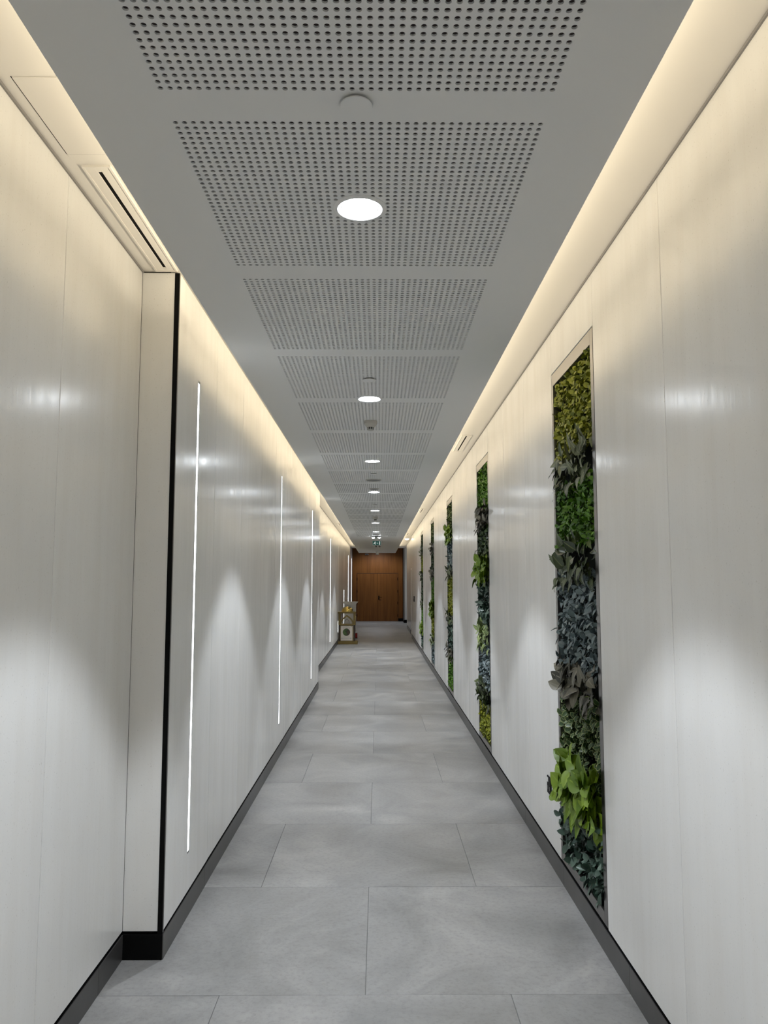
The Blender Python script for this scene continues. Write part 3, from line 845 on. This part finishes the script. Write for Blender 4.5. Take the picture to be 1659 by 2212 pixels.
mb.build('running_figure', M['signwhite'], t, base=base)
# unlit pair of spots past the sign
t = thing('emergency_spotlight', (-0.03, 24.0, ZS), 'unlit pair of small dark spotlights on the ceiling just past the exit sign', 'spotlight')
for s in (-1, 1):
    MB().lathe([(0.016, 0), (0.034, -0.02), (0.034, -0.05), (0.02, -0.055)], s * 0.055, 0, 16).build('lamp_head', M['grey'], t, smooth=True)
Bx(-0.10, 0.10, -0.02, 0.02, -0.012, 0.0).build('bracket', M['white'], t)
# security camera at the end of the raft
t = thing('security_camera', (-0.05, 27.6, ZS), 'white security camera hanging at the far end of the ceiling', 'camera')
MB().lathe([(0.10, 0), (0.10, -0.02), (0.07, -0.04)], 0, 0, 24).build('mount', M['white'], t, smooth=True)
MB().lathe([(0.052, -0.035), (0.055, -0.05), (0.055, -0.13), (0.048, -0.15)], 0, 0, 24).build('housing', M['white'], t, smooth=True)
MB().lathe([(0.03, -0.148), (0.028, -0.16), (0.012, -0.168)], 0, 0, 16).build('lens', M['grey'], t, smooth=True)
# sensor on the far wall
t = thing('wall_sensor', (-0.53, YE - 0.01, 2.95), 'small grey sensor box high on the wooden far wall', 'sensor')
MB().box(-0.075, 0.075, -0.05, 0, -0.03, 0.035, c=0.008).build('body', M['grey'], t)
Bx(-0.05, 0.05, -0.054, -0.05, -0.02, 0.0).build('lens', M['blackmetal'], t)

# slot diffusers in the cove ceiling
def diffuser(xc, ya, yb, label, hw=0.043, slot=0.0075):
    yc = (ya + yb) / 2
    t = thing('slot_diffuser', (xc, yc, ZC), label, 'air vent', 'linear slot air diffusers')
    base = (xc, yc, ZC)
    zl = ZC - 0.004
    f = 0.008
    MB().box(xc - hw, xc - slot, ya, yb, zl, ZC, c=0.001).box(xc + slot, xc + hw, ya, yb, zl, ZC, c=0.001).box(xc - slot, xc + slot, ya, ya + 0.03, zl, ZC).box(xc - slot, xc + slot, yb - 0.03, yb, zl, ZC).build('plate', M['cove'], t, base=base)
    MB().box(xc - hw - f, xc - hw, ya - f, yb + f, zl - 0.004, ZC).box(xc + hw, xc + hw + f, ya - f, yb + f, zl - 0.004, ZC).box(xc - hw, xc + hw, ya - f, ya, zl - 0.004, ZC).box(xc - hw, xc + hw, yb, yb + f, zl - 0.004, ZC).build('rim', M['cove'], t, base=base)
    Bx(xc - slot, xc + slot, ya + 0.03, yb - 0.03, zl + 0.0032, ZC).build('slot', M['black'], t, base=base)
diffuser(-1.004, 2.58, 3.47, 'long slot air vent in the left cove ceiling, nearest, above the black corner channel')
diffuser(0.879, 7.46, 8.35, 'slot air vent in the right cove ceiling above the second planted strip')
diffuser(0.865, 14.8, 15.7, 'slot air vent in the right cove ceiling beyond the fourth planted strip')
diffuser(0.86, 22.0, 22.9, 'slot air vent in the right cove ceiling just in front of the round cove lamp')
diffuser(-0.975, 18.5, 19.4, 'slot air vent in the left cove ceiling above the gold stand')
diffuser(-0.970, 28.4, 29.3, 'slot air vent in the left cove ceiling, farthest, near the wooden wall')
# access hatch
t = thing('access_hatch', (-0.96, 2.3, ZC), 'flush white access hatch in the left cove ceiling before the nearest air vent', 'hatch')
base = (-0.96, 2.3, ZC)
MB().box(-1.076, -0.80, 2.10, 2.50, ZC - 0.003, ZC + 0.0, c=0.001).build('hatch_panel', M['cove'], t, base=base)
MB().box(-1.079, -1.0765, 2.098, 2.503, ZC - 0.0008, ZC).box(-1.079, -0.80, 2.5005, 2.503, ZC - 0.0008, ZC).build('hatch_gap', M['black'], t, base=base)
# grey shadow line where the cove ceiling meets the walls
for nm, X, a, bb, s in (('trim_1', XA, Y0, grid(1), 1), ('trim_2', XR, Y0, grid(24), -1), ('trim_3', XA, grid(kend_main), 31.9, 1)):
    x0, x1 = (X, X + 0.006) if s > 0 else (X - 0.006, X)
    struct(Bx(x0 - 0.012 * (s > 0), x1 + 0.012 * (s < 0), a, bb, ZC - 0.010, ZC - 0.0005).build(nm, M['shadowgrey']))

# ------------------------------------------------------------------ wall fittings
t = thing('power_socket', (XR, 4.60, 0.40), 'black power socket plate low on the right wall beside the nearest planted strip', 'socket')
base = (XR, 4.60, 0.40)
Bx(XR - 0.007, XR, 4.553, 4.647, 0.400, 0.500, c=0.002).build('plate', M['blackmetal'], t, base=base)
Bx(XR - 0.0085, XR - 0.006, 4.612, 4.640, 0.466, 0.490).build('switch', M['white'], t, base=base)
for yy in (4.572, 4.615): Bx(XR - 0.009, XR - 0.006, yy, yy + 0.008, 0.425, 0.445).build('pin_slot', M['grey'], t, base=base)
t = thing('card_reader', (XR, 21.6, 1.21), 'slim black card reader on the right wall before the side door', 'card reader')
base = (XR, 21.6, 1.21)
Bx(XR - 0.022, XR, 21.45, 21.72, 1.14, 1.29, c=0.004).build('body', M['blackmetal'], t, base=base)
Bx(XR - 0.0235, XR - 0.021, 21.50, 21.66, 1.22, 1.27).build('screen', M['grey'], t, base=base)

# ------------------------------------------------------------------ gold display stand
GY = 20.95
gb = (-0.85, GY, 0)
t = thing('display_stand', gb, 'gold lantern-shaped display stand with a dome on top and a poster below', 'display stand')
def gp(name, mb, m, par=None, smooth=False): return mb.build(name, M[m] if isinstance(m, str) else m, par or t, smooth=smooth, base=gb)
gp('plinth', MB().box(-1.112, -0.575, GY - 0.02, GY + 0.40, 0, 0.075, c=0.004).box(-1.06, -0.60, GY + 0.02, GY + 0.36, 0.075, 0.088), 'gold')
for px in (-1.075, -0.665):
    for py in (GY + 0.03, GY + 0.31):
        gp('post', MB().box(px - 0.018, px + 0.018, py - 0.018, py + 0.018, 0.088, 0.53), 'darkwood')
        gp('upper_post', MB().box(px - 0.028, px + 0.028, py - 0.028, py + 0.028, 0.53, 0.835, c=0.003), 'gold')
gp('shelf', MB().box(-1.10, -0.635, GY, GY + 0.34, 0.515, 0.545, c=0.003), 'gold')
gp('top_slab', MB().box(-1.115, -0.625, GY - 0.005, GY + 0.345, 0.832, 0.875, c=0.004), 'gold')
dm = gp('dome', MB().lathe([(0.158, 0.0), (0.160, 0.02), (0.152, 0.06), (0.125, 0.10), (0.080, 0.130), (0.030, 0.143), (0.0005, 0.145)], -0.865, GY + 0.17, 28, cz=0.875, cap1=False), 'golddome', smooth=True)
gp('clasp', MB().box(-0.735, -0.70, GY + 0.10, GY + 0.14, 0.92, 0.94), 'darkwood', dm)
# pointed arch in the upper opening
def arch(w_, z0, hgt, n=10):
    pts = []
    for i in range(n + 1):
        s = i / n
        pts.append((-w_ * (1 - s ** 1.6) if True else 0, z0 + hgt * (s ** 0.75)))
    return pts
def arch_band(xc, w_, z0, hgt, th_, y0, y1):
    o_ = arch(w_, z0, hgt); i_ = arch(w_ - th_, z0, hgt - th_ * 1.25)
    mb = MB()
    for s in (-1, 1):
        for a in range(len(o_) - 1):
            q = [o_[a], o_[a + 1], i_[a + 1], i_[a]]
            mb.prism_y([(xc + (x if s < 0 else -x), z) for x, z in q], y0, y1)
    return mb
gp('arch', arch_band(-0.868, 0.185, 0.545, 0.245, 0.036, GY + 0.012, GY + 0.045), 'gold')
gp('inner_arch', arch_band(-0.868, 0.085, 0.545, 0.15, 0.014, GY + 0.02, GY + 0.04), 'grey')
gp('lower_panel', MB().box(-1.05, -0.69, GY + 0.03, GY + 0.05, 0.09, 0.515), 'gold')
ps = gp('poster', MB().box(-1.035, -0.715, GY + 0.022, GY + 0.03, 0.098, 0.497), 'poster')
yp = GY + 0.0205
def disc_y(xc, zc, r_, y, n=28): return MB().prism_y([(xc + r_ * math.cos(2 * PI * i / n), zc + r_ * math.sin(2 * PI * i / n)) for i in range(n)], y, y + 0.0015)
gp('round_picture', disc_y(-0.880, 0.325, 0.100, yp), 'picture', ps)
gp('heading', MB().box(-0.965, -0.815, yp, yp + 0.0015, 0.470, 0.476), 'ink2', ps)
mb = MB()
for z, runs in ((0.445, ((-0.985, -0.925), (-0.915, -0.84), (-0.83, -0.775))), (0.432, ((-0.975, -0.91), (-0.90, -0.78)))):
    for a, bb in runs: mb.box(a, bb, yp, yp + 0.0015, z - 0.004, z + 0.004)
gp('title', mb, 'ink', ps)
gp('corner_mark', MB().box(-0.755, -0.735, yp, yp + 0.0015, 0.466, 0.484), 'ink', ps)
mb = MB().box(-0.975, -0.79, yp, yp + 0.0015, 0.198, 0.204)
for z in (0.168, 0.155): mb.box(-0.985, -0.78, yp, yp + 0.0015, z - 0.003, z + 0.003)
gp('small_print', mb, 'ink2', ps)
gp('badge', disc_y(-1.005, 0.160, 0.020, yp, 16), 'ink2', ps)
gp('badge', disc_y(-0.760, 0.160, 0.020, yp, 16), 'ink2', ps)
for z in (0.76, 0.70):
    gp('stud', MB().lathe([(0.014, 0), (0.010, 0.010), (0.001, 0.014)], -0.628, GY + 0.03, 12, cz=z, cap1=False), 'golddome', smooth=True)

# white stand behind
WY = 23.6
wb = (-0.88, WY, 0)
t = thing('white_stand', wb, 'white pedestal with a flared cornice standing behind the gold stand', 'pedestal')
def wp(name, mb, m, par=None): return mb.build(name, M[m], par or t, base=wb)
wp('body', MB().box(-1.06, -0.705, WY, WY + 0.36, 0, 1.0, c=0.003), 'white')
pts = [(-1.06, 1.0), (-0.705, 1.0), (-0.690, 1.03), (-0.660, 1.06), (-0.640, 1.09), (-1.105, 1.09), (-1.085, 1.06), (-1.07, 1.03)]
wp('cornice', MB().prism_y(pts, WY - 0.03, WY + 0.39), 'white')
wp('moulding', MB().box(-1.066, -0.699, WY - 0.012, WY + 0.37, 0.985, 1.0), 'white')
mb = MB().prism_y([(-0.905, 0.965), (-0.865, 0.965), (-0.885, 0.942)], WY - 0.0015, WY)
wp('emblem', mb, 'ink')
mb = MB()
for a, bb in ((-0.90, -0.84), (-0.83, -0.77)): mb.box(a, bb, WY - 0.0015, WY, 0.895, 0.905)
mb.box(-0.87, -0.79, WY - 0.0015, WY, 0.872, 0.879)
wp('lettering', mb, 'ink2')
wp('base', MB().box(-1.08, -0.685, WY - 0.02, WY + 0.38, 0, 0.06, c=0.003), 'white')
# red canister
t = thing('red_canister', (-0.695, 23.35, 0), 'small red canister with a white lid on the floor by the white pedestal', 'canister')
MB().lathe([(0.040, 0), (0.048, 0.004), (0.048, 0.155)], 0, 0, 24).build('body', M['red'], t, smooth=True)
MB().lathe([(0.050, 0.152), (0.050, 0.175), (0.044, 0.182)], 0, 0, 24).build('lid', M['white'], t, smooth=True)
MB().lathe([(0.0485, 0.0), (0.0485, 0.012)], 0, 0, 24, cap0=False, cap1=False).build('foot_ring', M['blackmetal'], t)
